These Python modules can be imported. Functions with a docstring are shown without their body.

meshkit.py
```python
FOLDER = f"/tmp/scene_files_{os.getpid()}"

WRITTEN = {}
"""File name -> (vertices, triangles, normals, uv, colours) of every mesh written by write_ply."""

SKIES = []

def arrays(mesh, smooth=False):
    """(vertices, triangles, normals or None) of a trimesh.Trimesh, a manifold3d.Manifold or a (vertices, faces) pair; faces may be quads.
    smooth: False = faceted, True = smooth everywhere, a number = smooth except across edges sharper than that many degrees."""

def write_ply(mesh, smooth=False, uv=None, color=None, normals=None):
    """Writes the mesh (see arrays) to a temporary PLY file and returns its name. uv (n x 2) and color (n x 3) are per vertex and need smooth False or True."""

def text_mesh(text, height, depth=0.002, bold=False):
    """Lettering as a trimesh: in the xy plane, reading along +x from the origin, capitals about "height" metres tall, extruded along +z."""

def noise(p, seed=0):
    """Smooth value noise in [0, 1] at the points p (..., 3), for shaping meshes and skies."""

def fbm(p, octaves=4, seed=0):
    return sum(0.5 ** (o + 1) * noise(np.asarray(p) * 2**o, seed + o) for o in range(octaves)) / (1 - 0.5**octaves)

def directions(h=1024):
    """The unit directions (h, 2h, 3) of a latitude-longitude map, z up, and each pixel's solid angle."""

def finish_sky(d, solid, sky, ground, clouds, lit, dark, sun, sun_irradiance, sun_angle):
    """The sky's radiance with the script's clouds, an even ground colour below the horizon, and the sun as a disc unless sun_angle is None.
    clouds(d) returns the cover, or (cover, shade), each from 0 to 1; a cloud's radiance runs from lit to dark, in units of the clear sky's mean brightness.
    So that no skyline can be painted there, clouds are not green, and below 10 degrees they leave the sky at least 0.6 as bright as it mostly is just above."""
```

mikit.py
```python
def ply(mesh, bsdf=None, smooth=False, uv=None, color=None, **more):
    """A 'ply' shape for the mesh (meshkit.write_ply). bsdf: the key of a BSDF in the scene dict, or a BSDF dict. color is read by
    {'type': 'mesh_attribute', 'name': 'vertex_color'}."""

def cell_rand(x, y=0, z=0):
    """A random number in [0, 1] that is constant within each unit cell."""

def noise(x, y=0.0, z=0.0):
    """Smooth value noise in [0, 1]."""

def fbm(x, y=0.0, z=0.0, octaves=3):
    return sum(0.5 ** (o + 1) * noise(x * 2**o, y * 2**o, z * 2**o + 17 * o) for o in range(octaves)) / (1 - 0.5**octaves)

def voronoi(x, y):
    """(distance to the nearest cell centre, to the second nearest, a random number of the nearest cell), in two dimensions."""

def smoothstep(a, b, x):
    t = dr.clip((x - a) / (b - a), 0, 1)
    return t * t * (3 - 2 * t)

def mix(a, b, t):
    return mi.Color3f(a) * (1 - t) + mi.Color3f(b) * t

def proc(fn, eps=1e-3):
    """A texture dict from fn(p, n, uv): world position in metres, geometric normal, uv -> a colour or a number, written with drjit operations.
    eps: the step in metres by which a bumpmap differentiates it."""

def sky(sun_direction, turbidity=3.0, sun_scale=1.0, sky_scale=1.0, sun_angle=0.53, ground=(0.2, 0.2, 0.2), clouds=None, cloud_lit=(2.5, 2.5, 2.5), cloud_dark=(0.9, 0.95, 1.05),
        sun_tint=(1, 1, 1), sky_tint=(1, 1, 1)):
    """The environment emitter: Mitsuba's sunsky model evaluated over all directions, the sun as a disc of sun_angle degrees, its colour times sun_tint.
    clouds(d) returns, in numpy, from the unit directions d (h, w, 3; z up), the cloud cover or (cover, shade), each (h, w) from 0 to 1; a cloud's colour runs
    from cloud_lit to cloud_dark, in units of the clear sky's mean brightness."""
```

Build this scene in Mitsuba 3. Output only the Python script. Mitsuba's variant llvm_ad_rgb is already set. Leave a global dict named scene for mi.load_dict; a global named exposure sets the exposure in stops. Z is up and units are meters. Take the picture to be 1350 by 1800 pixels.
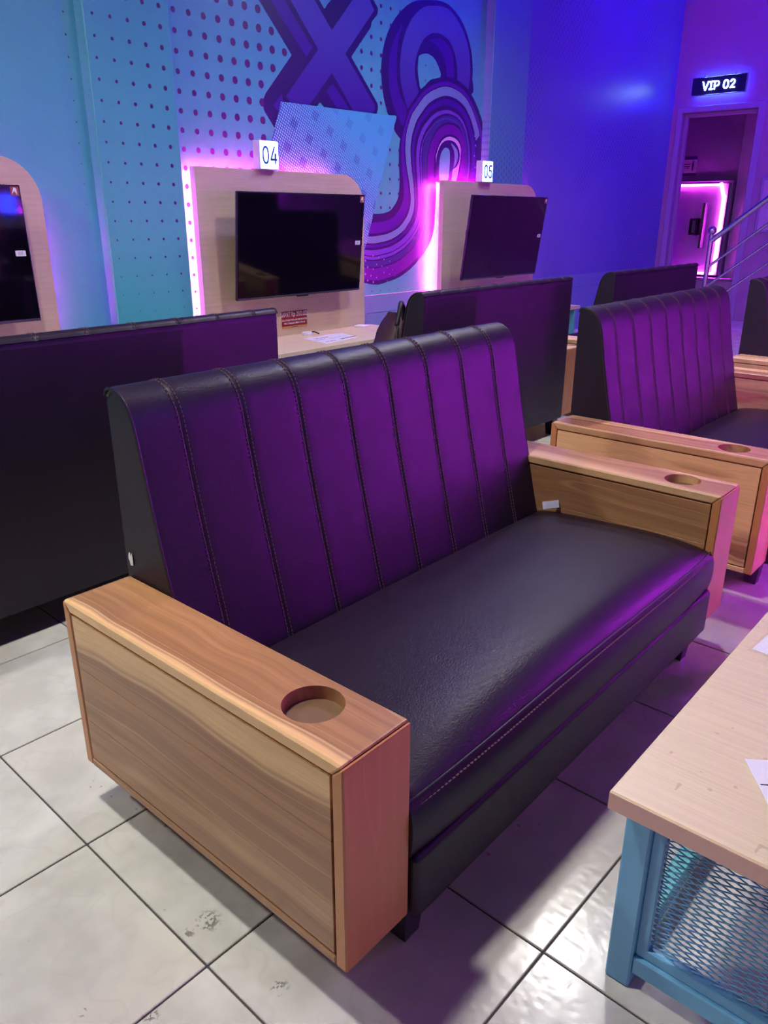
import math, random
import numpy as np, trimesh, manifold3d as m3
import drjit as dr
import mitsuba as mi
import mikit, meshkit
from shapely.geometry import Polygon, Point, box as sbox
from shapely import affinity
from mikit import proc, noise, fbm, smoothstep, mix, cell_rand

T = mi.ScalarTransform4f
scene, labels = {}, {}
random.seed(4)
rng = np.random.default_rng(4)

# ------------------------------------------------------------------ camera
EYE = np.array([-0.5876, -0.9496, 1.3136])
FWD = np.array([0.7047, 0.6150, -0.3539])
scene['camera'] = {'type': 'perspective', 'fov': 52.387, 'fov_axis': 'x', 'near_clip': 0.02, 'far_clip': 60.0,
                   'to_world': T().look_at(origin=EYE.tolist(), target=(EYE + FWD).tolist(), up=[0.265, 0.2345, 0.9353])}
exposure = 0.0

# ------------------------------------------------------------------ light levels (the lamps themselves are built further down)
LAMP = (520.0, 510.0, 470.0)            # white ceiling downlights
MAGENTA = (1300.0, 20.0, 700.0)             # led strips behind the television panels
AISLE_MAGENTA = (255.0, 6.0, 440.0)     # open strips of the front-row stations
VIOLET = (430.0, 9.0, 400.0)               # the same strips on the sheltered edge
SIGNBLUE = (2.0, 7.0, 1400.0)             # halo strip of the room sign
ADDED_PURPLE_FLOOD = (260.0, 5.0, 190.0)       # added unseen fill that tints the end wall purple
BLUE_SPOT = (2.0, 4.0, 560.0)           # small blue ceiling spot above the aisle
ADDED_BLUE_FLOOD = (3.0, 5.0, 1000.0)          # added unseen fill that turns the far wall bluer

# ------------------------------------------------------------------ materials
def rgb(c): return {'type': 'rgb', 'value': list(map(float, c))}
def principled(c, rough, metallic=0.0, spec=0.5, **k):
    return {'type': 'twosided', 'bsdf': {'type': 'principled', 'base_color': c if isinstance(c, dict) else rgb(c), 'roughness': rough, 'metallic': metallic, 'specular': spec, **k}}
def bump(tex, scale, inner): return {'type': 'twosided', 'bsdf': {'type': 'bumpmap', 'arbitrary': tex, 'scale': scale, 'bsdf': inner['bsdf']}}

def leather_bump(p, n, uv): return 0.6 * noise(p.x * 420, p.y * 420, p.z * 420) + 0.4 * fbm(p.x * 26, p.y * 26, p.z * 26)
def leather_col(p, n, uv):
    t = fbm(p.x * 9, p.y * 9, p.z * 9)
    return mix((0.0085, 0.0030, 0.0092), (0.0125, 0.0056, 0.0145), t)
scene['leather'] = bump(proc(leather_bump, 6e-4), 0.0009, principled(proc(leather_col), 0.42, spec=0.25, clearcoat=0.45, clearcoat_gloss=0.0))
scene['thread'] = principled((0.09, 0.04, 0.055), 0.6)
scene['piping_leather'] = principled((0.022, 0.021, 0.024), 0.35)
scene['black_plastic'] = principled((0.012, 0.012, 0.013), 0.35)

def teak(u, v, w, k=0.0, sap=0.5):
    """u along the grain, v and w across it; pale sapwood tongues run through brown heartwood"""
    bend = 0.085 * (fbm(u * 1.9 + k, v * 2.0, w * 2.0, 3) - 0.5) + 0.02 * (noise(u * 9 + k, v * 6, w * 6) - 0.5)
    vv, ww = v + bend, w + 0.6 * bend
    a = fbm(u * 0.55 + k * 3.1, vv * 7.5 + k, ww * 7.5, 2)
    b = fbm(u * 1.1 + k, vv * 46.0, ww * 46.0, 3)
    fine = noise(u * 6.0, vv * 260.0, ww * 260.0)
    c = mix((0.245, 0.135, 0.067), (0.335, 0.192, 0.093), smoothstep(0.25, 0.75, b))
    c = mix(c, (0.165, 0.085, 0.040), smoothstep(0.60, 0.80, b) * smoothstep(0.35, 0.65, fbm(u * 2 + 4, vv * 9, ww * 9, 2)) * 0.8)
    pale = smoothstep(sap, sap + 0.085, a)
    rim = smoothstep(0.035, 0.0, dr.abs(a - sap)) 
    c = mix(c, (0.62, 0.44, 0.235), pale * (0.80 + 0.2 * b))
    c = mix(c, (0.60, 0.455, 0.265), 0.6 * rim)
    c = mix(c, (0.50, 0.35, 0.19), 0.35 * smoothstep(0.012, 0.0, dr.abs(a - sap + 0.12)))
    return c * (0.90 + 0.2 * fine) * mi.Color3f(1.16, 0.99, 0.84)
def teak_along(p, n, uv): return teak(p.y, p.z + 0.31 * p.x, p.x, 0.0, 0.545)
def teak_top(p, n, uv): return 1.06 * teak(p.y, 0.30 * p.z + 0.95 * p.x, 0.6 * p.x, 7.7, 0.465)
def teak_upright_redlit(p, n, uv): return mix(teak(p.z, p.x, p.y, 3.3, 0.72), (0.52, 0.200, 0.066), 0.72)  # upright grain; reddish light on the arm fronts is mixed into the colour
scene['teak'] = principled(proc(teak_along), 0.36, spec=0.45)
scene['teak_top'] = principled(proc(teak_top), 0.34, spec=0.45)
scene['teak_upright_redlit'] = principled(proc(teak_upright_redlit), 0.36, spec=0.45)
scene['teak_groove'] = principled((0.16, 0.080, 0.036), 0.6)

def laminate_x(p, n, uv):
    f = noise(p.x * 6, p.y * 300, p.z * 300) * 0.6 + 0.4 * noise(p.x * 2.2, p.y * 60, p.z * 60)
    return mix((0.60, 0.435, 0.29), (0.71, 0.535, 0.365), f)
def laminate_y(p, n, uv):
    f = noise(p.x * 260, p.y * 6, p.z * 260) * 0.5 + 0.5 * fbm(p.x * 10, p.y * 2.0, p.z * 10)
    spot = smoothstep(0.95, 0.965, noise(p.x * 57 + 3, p.y * 71, 1.0)) * 0.35
    return mix(mix((0.60, 0.480, 0.300), (0.72, 0.600, 0.385), f), (0.30, 0.20, 0.12), spot)
scene['laminate'] = principled(proc(laminate_x), 0.42)
scene['laminate_top'] = principled(proc(laminate_y), 0.40)
scene['laminate_pink_light'] = principled((0.62, 0.37, 0.31), 0.5)  # laminate with the pink light on the table end put into its colour
scene['blue_steel'] = principled((0.16, 0.42, 0.64), 0.32)
scene['teal_steel'] = principled((0.08, 0.42, 0.42), 0.35)
scene['tv_body'] = principled((0.006, 0.006, 0.008), 0.28)
scene['tv_screen'] = principled((0.0022, 0.0020, 0.0032), 0.055, spec=0.55)
scene['tv_strip'] = principled((0.10, 0.10, 0.14), 0.25, metallic=0.6)
scene['white_plastic'] = principled((0.72, 0.72, 0.74), 0.4)
scene['white_paper'] = principled((0.70, 0.69, 0.74), 0.6)
scene['kraft_paper'] = principled((0.60, 0.46, 0.32), 0.6)
scene['ink'] = principled((0.05, 0.045, 0.06), 0.6)
scene['brown_ink'] = principled((0.20, 0.08, 0.05), 0.6)
scene['red_print'] = principled((0.27, 0.008, 0.020), 0.45)
scene['gold_print'] = principled((0.58, 0.31, 0.06), 0.45)
scene['white_print'] = principled((0.78, 0.76, 0.76), 0.5)
scene['orange_print'] = principled((0.30, 0.075, 0.03), 0.4)
scene['chrome'] = {'type': 'twosided', 'bsdf': {'type': 'roughconductor', 'material': 'Cr', 'alpha': 0.12}}
scene['dark_metal'] = principled((0.03, 0.03, 0.035), 0.35, metallic=0.7)
scene['bag_mesh'] = principled((0.042, 0.007, 0.015), 0.5)
scene['bag_strap'] = principled((0.012, 0.010, 0.012), 0.5)
scene['digit_ink'] = principled((0.01, 0.09, 0.16), 0.5)

# tile: cream porcelain, cloudy, a little rippled
YAW = 0.019
TS = 0.45
def tile_uv(p): return p.x * math.cos(YAW) - p.y * math.sin(YAW), p.x * math.sin(YAW) + p.y * math.cos(YAW)
SMUDGES = [(-0.124, -0.004, 0.020, 1), (0.020, 0.086, 0.016, 2), (0.062, 0.080, 0.034, 3), (-0.36, 0.24, 0.016, 4), (0.06, -0.135, 0.022, 5), (-0.2, 0.09, 0.012, 6), (0.56, -0.62, 0.008, 7)]
def tile_col(p, n, uv):
    u, v = tile_uv(p)
    r = cell_rand(dr.floor(u / TS), dr.floor(v / TS), 3)
    a = fbm(u * 7 + 9 * r, v * 7, 1.5, 4)
    vein = smoothstep(0.05, 0.0, dr.abs(fbm(u * 10 + 5 * r, v * 10, 7.0, 3) - 0.5))
    c = mix((0.49, 0.475, 0.43), (0.61, 0.595, 0.545), smoothstep(0.3, 0.7, a))
    c = mix(c, (0.60, 0.55, 0.48), 0.5 * smoothstep(0.45, 0.7, fbm(u * 3, v * 3, 4.0 + 3 * r)))
    c = mix(c, (0.45, 0.43, 0.39), 0.22 * vein) * (0.94 + 0.1 * r)
    d = mi.Float(0)
    for x, y, s, k in SMUDGES:
        q = dr.sqrt(dr.square(p.x - x) + dr.square(p.y - y)) / s
        d = dr.maximum(d, smoothstep(1.0, 0.35, q) * smoothstep(0.53, 0.62, fbm(p.x * 190, p.y * 190, float(k), 3)))
    specks = smoothstep(0.955, 0.97, noise(u * 60, v * 60, 2.0)) * smoothstep(0.6, 0.8, noise(u * 5, v * 5, 9.0))
    return mix(c, (0.13, 0.12, 0.12), dr.maximum(0.8 * d, 0.6 * specks))
def tile_bump(p, n, uv):
    u, v = tile_uv(p)
    return 0.6 * fbm(u * 22, v * 22, 3.0, 3) + 0.4 * noise(u * 90, v * 60, 1.0)
scene['tile'] = bump(proc(tile_bump, 1.5e-3), 0.00055, principled(proc(tile_col), 0.20, spec=0.5))
scene['grout'] = principled((0.055, 0.05, 0.05), 0.8)

# wall prints
def mural_bg(p, n, uv):
    g = fbm(p.x * 3.0, p.z * 3.0, p.y, 3)
    return mix((0.060, 0.395, 0.415), (0.074, 0.450, 0.450), g)
scene['mural'] = principled(proc(mural_bg), 0.38)
def mural_far(p, n, uv):
    """right-hand stretch: faint diagonal rows of dots on the same blue"""
    a, b = (p.x + p.z) / 0.075, (p.x - p.z) / 0.075
    fa, fb = a - dr.floor(a) - 0.5, b - dr.floor(b) - 0.5
    dot = smoothstep(0.36, 0.26, dr.sqrt(fa * fa + fb * fb)) * smoothstep(0.42, 0.6, fbm(p.x * 0.9, p.z * 0.9, 2.0))
    return mix((0.100, 0.170, 0.46), (0.065, 0.115, 0.36), 0.75 * dot)
scene['mural_far'] = bump(proc(lambda p, n, uv: noise(p.x * 26, p.z * 26, 5.0) + 0.4 * noise(p.x * 90, p.z * 90, 1.0), 4e-3), 0.0009, principled(proc(mural_far), 0.30, spec=0.55))
def column_far(p, n, uv):
    a, b = p.x / 0.045, p.z / 0.06 + 0.5 * dr.floor(p.x / 0.045)
    fa, fb = a - dr.floor(a) - 0.5, b - dr.floor(b) - 0.5
    dot = smoothstep(0.30, 0.2, dr.sqrt(fa * fa + fb * fb)) * smoothstep(2.6, 1.6, p.z)
    return mix((0.085, 0.30, 0.42), (0.045, 0.16, 0.27), 0.7 * dot)
scene['column_far'] = principled(proc(column_far), 0.4)
scene['dado'] = principled((0.115, 0.27, 0.45), 0.5)
scene['seam_line'] = principled((0.55, 0.55, 0.62), 0.5)
scene['seam_dark'] = principled((0.03, 0.08, 0.15), 0.6)
scene['print_dark'] = principled((0.016, 0.006, 0.095), 0.4)
scene['print_side'] = principled((0.038, 0.008, 0.235), 0.4)
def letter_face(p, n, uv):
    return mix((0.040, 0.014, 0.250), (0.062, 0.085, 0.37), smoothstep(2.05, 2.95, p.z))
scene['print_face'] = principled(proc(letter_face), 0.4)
scene['print_slate'] = principled((0.135, 0.255, 0.43), 0.4)
scene['print_violet'] = principled((0.060, 0.008, 0.27), 0.4)
scene['print_lilac'] = principled((0.115, 0.055, 0.42), 0.4)
scene['print_navy'] = principled((0.028, 0.026, 0.19), 0.4)
scene['print_plum'] = principled((0.095, 0.006, 0.25), 0.4)
scene['print_pale'] = principled((0.50, 0.36, 0.62), 0.4)
scene['print_dot'] = principled((0.055, 0.016, 0.12), 0.4)
scene['print_speck'] = principled((0.38, 0.24, 0.55), 0.4)
def card_print(p, n, uv):
    """woven lattice of small light dots with four-pointed stars in rows, fading towards the upper right"""
    a = 0.30
    u = (p.x * math.cos(a) + p.z * math.sin(a)); v = (-p.x * math.sin(a) + p.z * math.cos(a))
    s, t = (u + v) / 0.027, (u - v) / 0.027
    fs, ft = s - dr.floor(s) - 0.5, t - dr.floor(t) - 0.5
    lat = smoothstep(0.42, 0.30, dr.sqrt(fs * fs + ft * ft))
    A, B = u / 0.235 + 0.5 * dr.floor(v / 0.135), v / 0.135
    fa, fb = (A - dr.floor(A) - 0.5) * 0.235, (B - dr.floor(B) - 0.5) * 0.135
    star = smoothstep(0.30, 0.22, dr.sqrt(dr.abs(fa) + 1e-6) + dr.sqrt(dr.abs(fb) + 1e-6))
    star = dr.maximum(star, smoothstep(0.052, 0.040, dr.abs(fa) + dr.abs(fb)))
    fade = smoothstep(0.20, -0.75, (p.x - 4.5) * 0.75 + (p.z - 1.9) * 0.9)
    base = mix((0.035, 0.34, 0.52), (0.060, 0.46, 0.60), smoothstep(0.2, 0.9, 1 - fade))
    c = mix(base, (0.30, 0.66, 0.84), lat * fade)
    c = mix(c, (0.035, 0.12, 0.38), (1 - lat) * fade * 0.9)
    return mix(c, (0.025, 0.09, 0.33), 0.95 * star * (0.25 + 0.75 * fade) * (1 - 0.35 * lat))
scene['print_card'] = principled(proc(card_print), 0.4)
scene['plaster'] = principled((0.42, 0.36, 0.50), 0.6)
scene['plaster_lilac'] = principled((0.30, 0.20, 0.33), 0.55)
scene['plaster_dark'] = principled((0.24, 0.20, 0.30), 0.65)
scene['frame_paint'] = principled((0.28, 0.25, 0.40), 0.5)
scene['ceiling_paint'] = principled((0.10, 0.08, 0.13), 0.8)
scene['outer_wall'] = principled((0.10, 0.06, 0.16), 0.7)
scene['sign_board'] = principled((0.006, 0.008, 0.05), 0.25)

# ------------------------------------------------------------------ mesh helpers
def M(v, f): return trimesh.Trimesh(np.asarray(v, float), np.asarray(f, int), process=False)
def to_tm(m):
    q = m.to_mesh(); return trimesh.Trimesh(np.asarray(q.vert_properties)[:, :3], np.asarray(q.tri_verts), process=False)
def bevel_box(x0, x1, y0, y1, z0, z1, r=0.003):
    """box with all edges chamfered (44 triangles)"""
    r = min(r, 0.45 * (x1 - x0), 0.45 * (y1 - y0), 0.45 * (z1 - z0))
    P = []
    for x, sx in ((x0, 1), (x1, -1)):
        for y, sy in ((y0, 1), (y1, -1)):
            for z, sz in ((z0, 1), (z1, -1)):
                P += [(x, y + sy * r, z + sz * r), (x + sx * r, y, z + sz * r), (x + sx * r, y + sy * r, z)]
    return trimesh.Trimesh(np.array(P)).convex_hull
def round_box(x0, x1, y0, y1, z0, z1, r, seg=16):
    s = m3.Manifold.sphere(r, seg)
    parts = [s.translate((x, y, z)) for x in (x0 + r, x1 - r) for y in (y0 + r, y1 - r) for z in (z0 + r, z1 - r)]
    return to_tm(m3.Manifold.batch_hull(parts))
def bevel_prism(pts, x0, x1, r=.003):
    """convex outline in y and z, drawn out along x, edges eased"""
    q = Polygon(pts).buffer(-r, join_style=2)
    a, b = np.array(q.exterior.coords), np.array(q.buffer(r, 2).exterior.coords)
    P = [np.column_stack([np.full(len(c), x), c]) for c, x in ((a, x0), (b, x0 + r), (b, x1 - r), (a, x1))]
    return trimesh.Trimesh(np.vstack(P)).convex_hull
def cyl(p0, p1, r, n=16, r1=None):
    p0, p1 = np.array(p0, float), np.array(p1, float)
    d = p1 - p0; L = np.linalg.norm(d)
    m = m3.Manifold.cylinder(L, r, r if r1 is None else r1, n)
    t = to_tm(m); t.apply_transform(trimesh.geometry.align_vectors([0, 0, 1], d / L)); t.apply_translation(p0)
    return t
def disc(c, d, r, n=32):
    """flat round face that looks along d"""
    a = np.arange(n) * 2 * np.pi / n
    t = M(np.vstack([[[0, 0, 0]], np.column_stack([r * np.cos(a), r * np.sin(a), 0 * a])]), [(0, 1 + i, 1 + (i + 1) % n) for i in range(n)])
    m = trimesh.geometry.align_vectors([0, 0, 1], np.array(d, float) / np.linalg.norm(d))
    t.vertices = t.vertices @ m[:3, :3].T
    if t.face_normals[0] @ np.array(d, float) < 0: t.invert()
    t.apply_translation(c); return t
def tube(pts, r, n=6, closed=False):
    P = np.asarray(pts, float)
    if closed: t = np.roll(P, -1, 0) - np.roll(P, 1, 0)
    else: t = np.gradient(P, axis=0)
    t /= np.linalg.norm(t, axis=1, keepdims=True) + 1e-12
    ref = np.array([0.31, 0.17, 0.93]); 
    a = np.cross(t, ref); a /= np.linalg.norm(a, axis=1, keepdims=True); b = np.cross(t, a)
    an = np.arange(n) * 2 * np.pi / n
    R = np.broadcast_to(r, (len(P),))[:, None, None]
    V = P[:, None] + R * (np.cos(an)[None, :, None] * a[:, None] + np.sin(an)[None, :, None] * b[:, None])
    m = len(P); F = []
    for i in range(m if closed else m - 1):
        k = (i + 1) % m
        for j in range(n):
            l = (j + 1) % n
            F += [(i * n + j, i * n + l, k * n + l), (i * n + j, k * n + l, k * n + j)]
    V = V.reshape(-1, 3)
    if not closed:
        c0, c1 = len(V), len(V) + 1
        V = np.vstack([V, P[:1], P[-1:]])
        for j in range(n):
            l = (j + 1) % n
            F += [(c0, l, j), (c1, (m - 1) * n + j, (m - 1) * n + l)]
    t = M(V, F); t.fix_normals(); return t
def extrude(poly, h): return trimesh.creation.extrude_polygon(poly, h, engine='earcut')
def cat(*ms): return trimesh.util.concatenate([m for m in ms])
def moved(m, t=(0, 0, 0), rz=0.0, rx=0.0, ry=0.0):
    m = m.copy()
    for a, ax in ((rx, [1, 0, 0]), (ry, [0, 1, 0]), (rz, [0, 0, 1])):
        if a: m.apply_transform(trimesh.transformations.rotation_matrix(a, ax))
    m.apply_translation(t); return m

# ------------------------------------------------------------------ scene helpers
COUNT = {}
def numbered(name):
    i = COUNT.get(name, 0); COUNT[name] = i + 1
    return name if i == 0 else f'{name}_{i:03d}'
def put(name, mesh, mat, parent=None, smooth=35, label=None, emit=None, kind=None, weight=1.0, **k):
    key = numbered((parent + '__' if parent else '') + name)
    d = mesh if isinstance(mesh, dict) else mikit.ply(mesh, mat, smooth=smooth)
    if emit is not None: d = {**d, 'emitter': {'type': 'area', 'radiance': rgb(emit), 'sampling_weight': float(weight)}}
    scene[key] = {**d, **k}
    lab = {}
    if label: lab['label'] = label
    if kind: lab['kind'] = kind
    if lab: labels[key] = lab
    return key
def thing(name, label, cat_, group=None):
    key = numbered(name)
    labels[key] = {'label': label, 'category': cat_}
    if group: labels[key]['group'] = group
    return key
def single(name, mesh, mat, label, cat_, group=None, smooth=35, **k):
    key = put(name, mesh, mat, None, smooth, **k)
    labels[key] = {'label': label, 'category': cat_, **({'group': group} if group else {})}
    return key
def struct(name, mesh, mat, label=None, smooth=False):
    key = put(name, mesh, mat, None, smooth)
    labels[key] = {'kind': 'structure', **({'label': label} if label else {})}
    return key
# ================================================================== the room shell
XL, XE, YF, YW, YC, YB, ZC = -4.2, 10.69, -1.345, 3.80, 3.71, -5.2, 4.15
COL = ((2.15, 2.735), (6.27, 6.90))           # the two columns that stand proud of the mural wall
def bx(x0, x1, y0, y1, z0, z1): return trimesh.creation.box(bounds=[[x0, y0, z0], [x1, y1, z1]])

# floor: grout bed, single tiles where the photo can tell them apart, one field of tiles beyond
struct('floor', bx(XL - .2, 13.2, YB - .2, 4.7, -0.12, -0.004), 'grout', 'cream porcelain tile floor with dark joints')
def to_scene(u, v): return u * math.cos(YAW) + v * math.sin(YAW), -u * math.sin(YAW) + v * math.cos(YAW)
tile_one = bevel_box(0.0022, TS - 0.0022, 0.0022, TS - 0.0022, -0.010, 0.0, 0.0016)
tile_ply = mikit.ply(tile_one, 'tile')
rest = []
Rt = T().rotate([0, 0, 1], -math.degrees(YAW))
for i in range(-9, 29):
    for j in range(-11, 10):
        x, y = to_scene((i + .5) * TS, (j + .5) * TS)
        if not (XL - .1 < x < 12.9 and YB < y < 4.3): continue
        if -1.3 < x < 6.6 and -1.25 < y < 3.75:
            put('tile', {**tile_ply, 'to_world': Rt @ T().translate([i * TS, j * TS, 0])}, None, 'floor')
        else:
            rest.append(moved(tile_one, (i * TS, j * TS, 0)))
R4 = np.array(Rt.matrix, float)
rest = cat(*rest); rest.apply_transform(R4)
put('tile_field', rest, 'tile', 'floor', smooth=False, kind='stuff', label='cream floor tiles further off')

# mural wall in stretches, with columns
struct('wall_back', bx(XL - .2, 6.5, YW, YW + .15, 0, ZC), 'mural', 'teal blue mural wall with purple dots and lettering')
put('wall_section', bx(6.5, XE, YW, YW + .15, 0, ZC), 'mural_far', 'wall_back', smooth=False, label='blue wall stretch with faint diagonal dots')
put('column', bevel_box(COL[0][0], COL[0][1], YC, YW + .02, 0, ZC, .006), 'mural', 'wall_back', smooth=False)
put('column', bevel_box(COL[1][0], COL[1][1], YC, YW + .02, 0, ZC, .006), 'column_far', 'wall_back', smooth=False)
for x0, x1 in ((2.735, 6.27), (6.90, XE)):
    put('dado_panel', bx(x0, x1, YW - .006, YW + .01, 0, .512), 'dado', 'wall_back', smooth=False)
    put('dado_panel', bx(x0, x1, YW - .006, YW + .01, .516, .664), 'dado', 'wall_back', smooth=False)
    if x0 < 5: put('seam_strip', bx(x0, x1, YW - .008, YW + .01, .664, .670), 'seam_line', 'wall_back', smooth=False)

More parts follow.
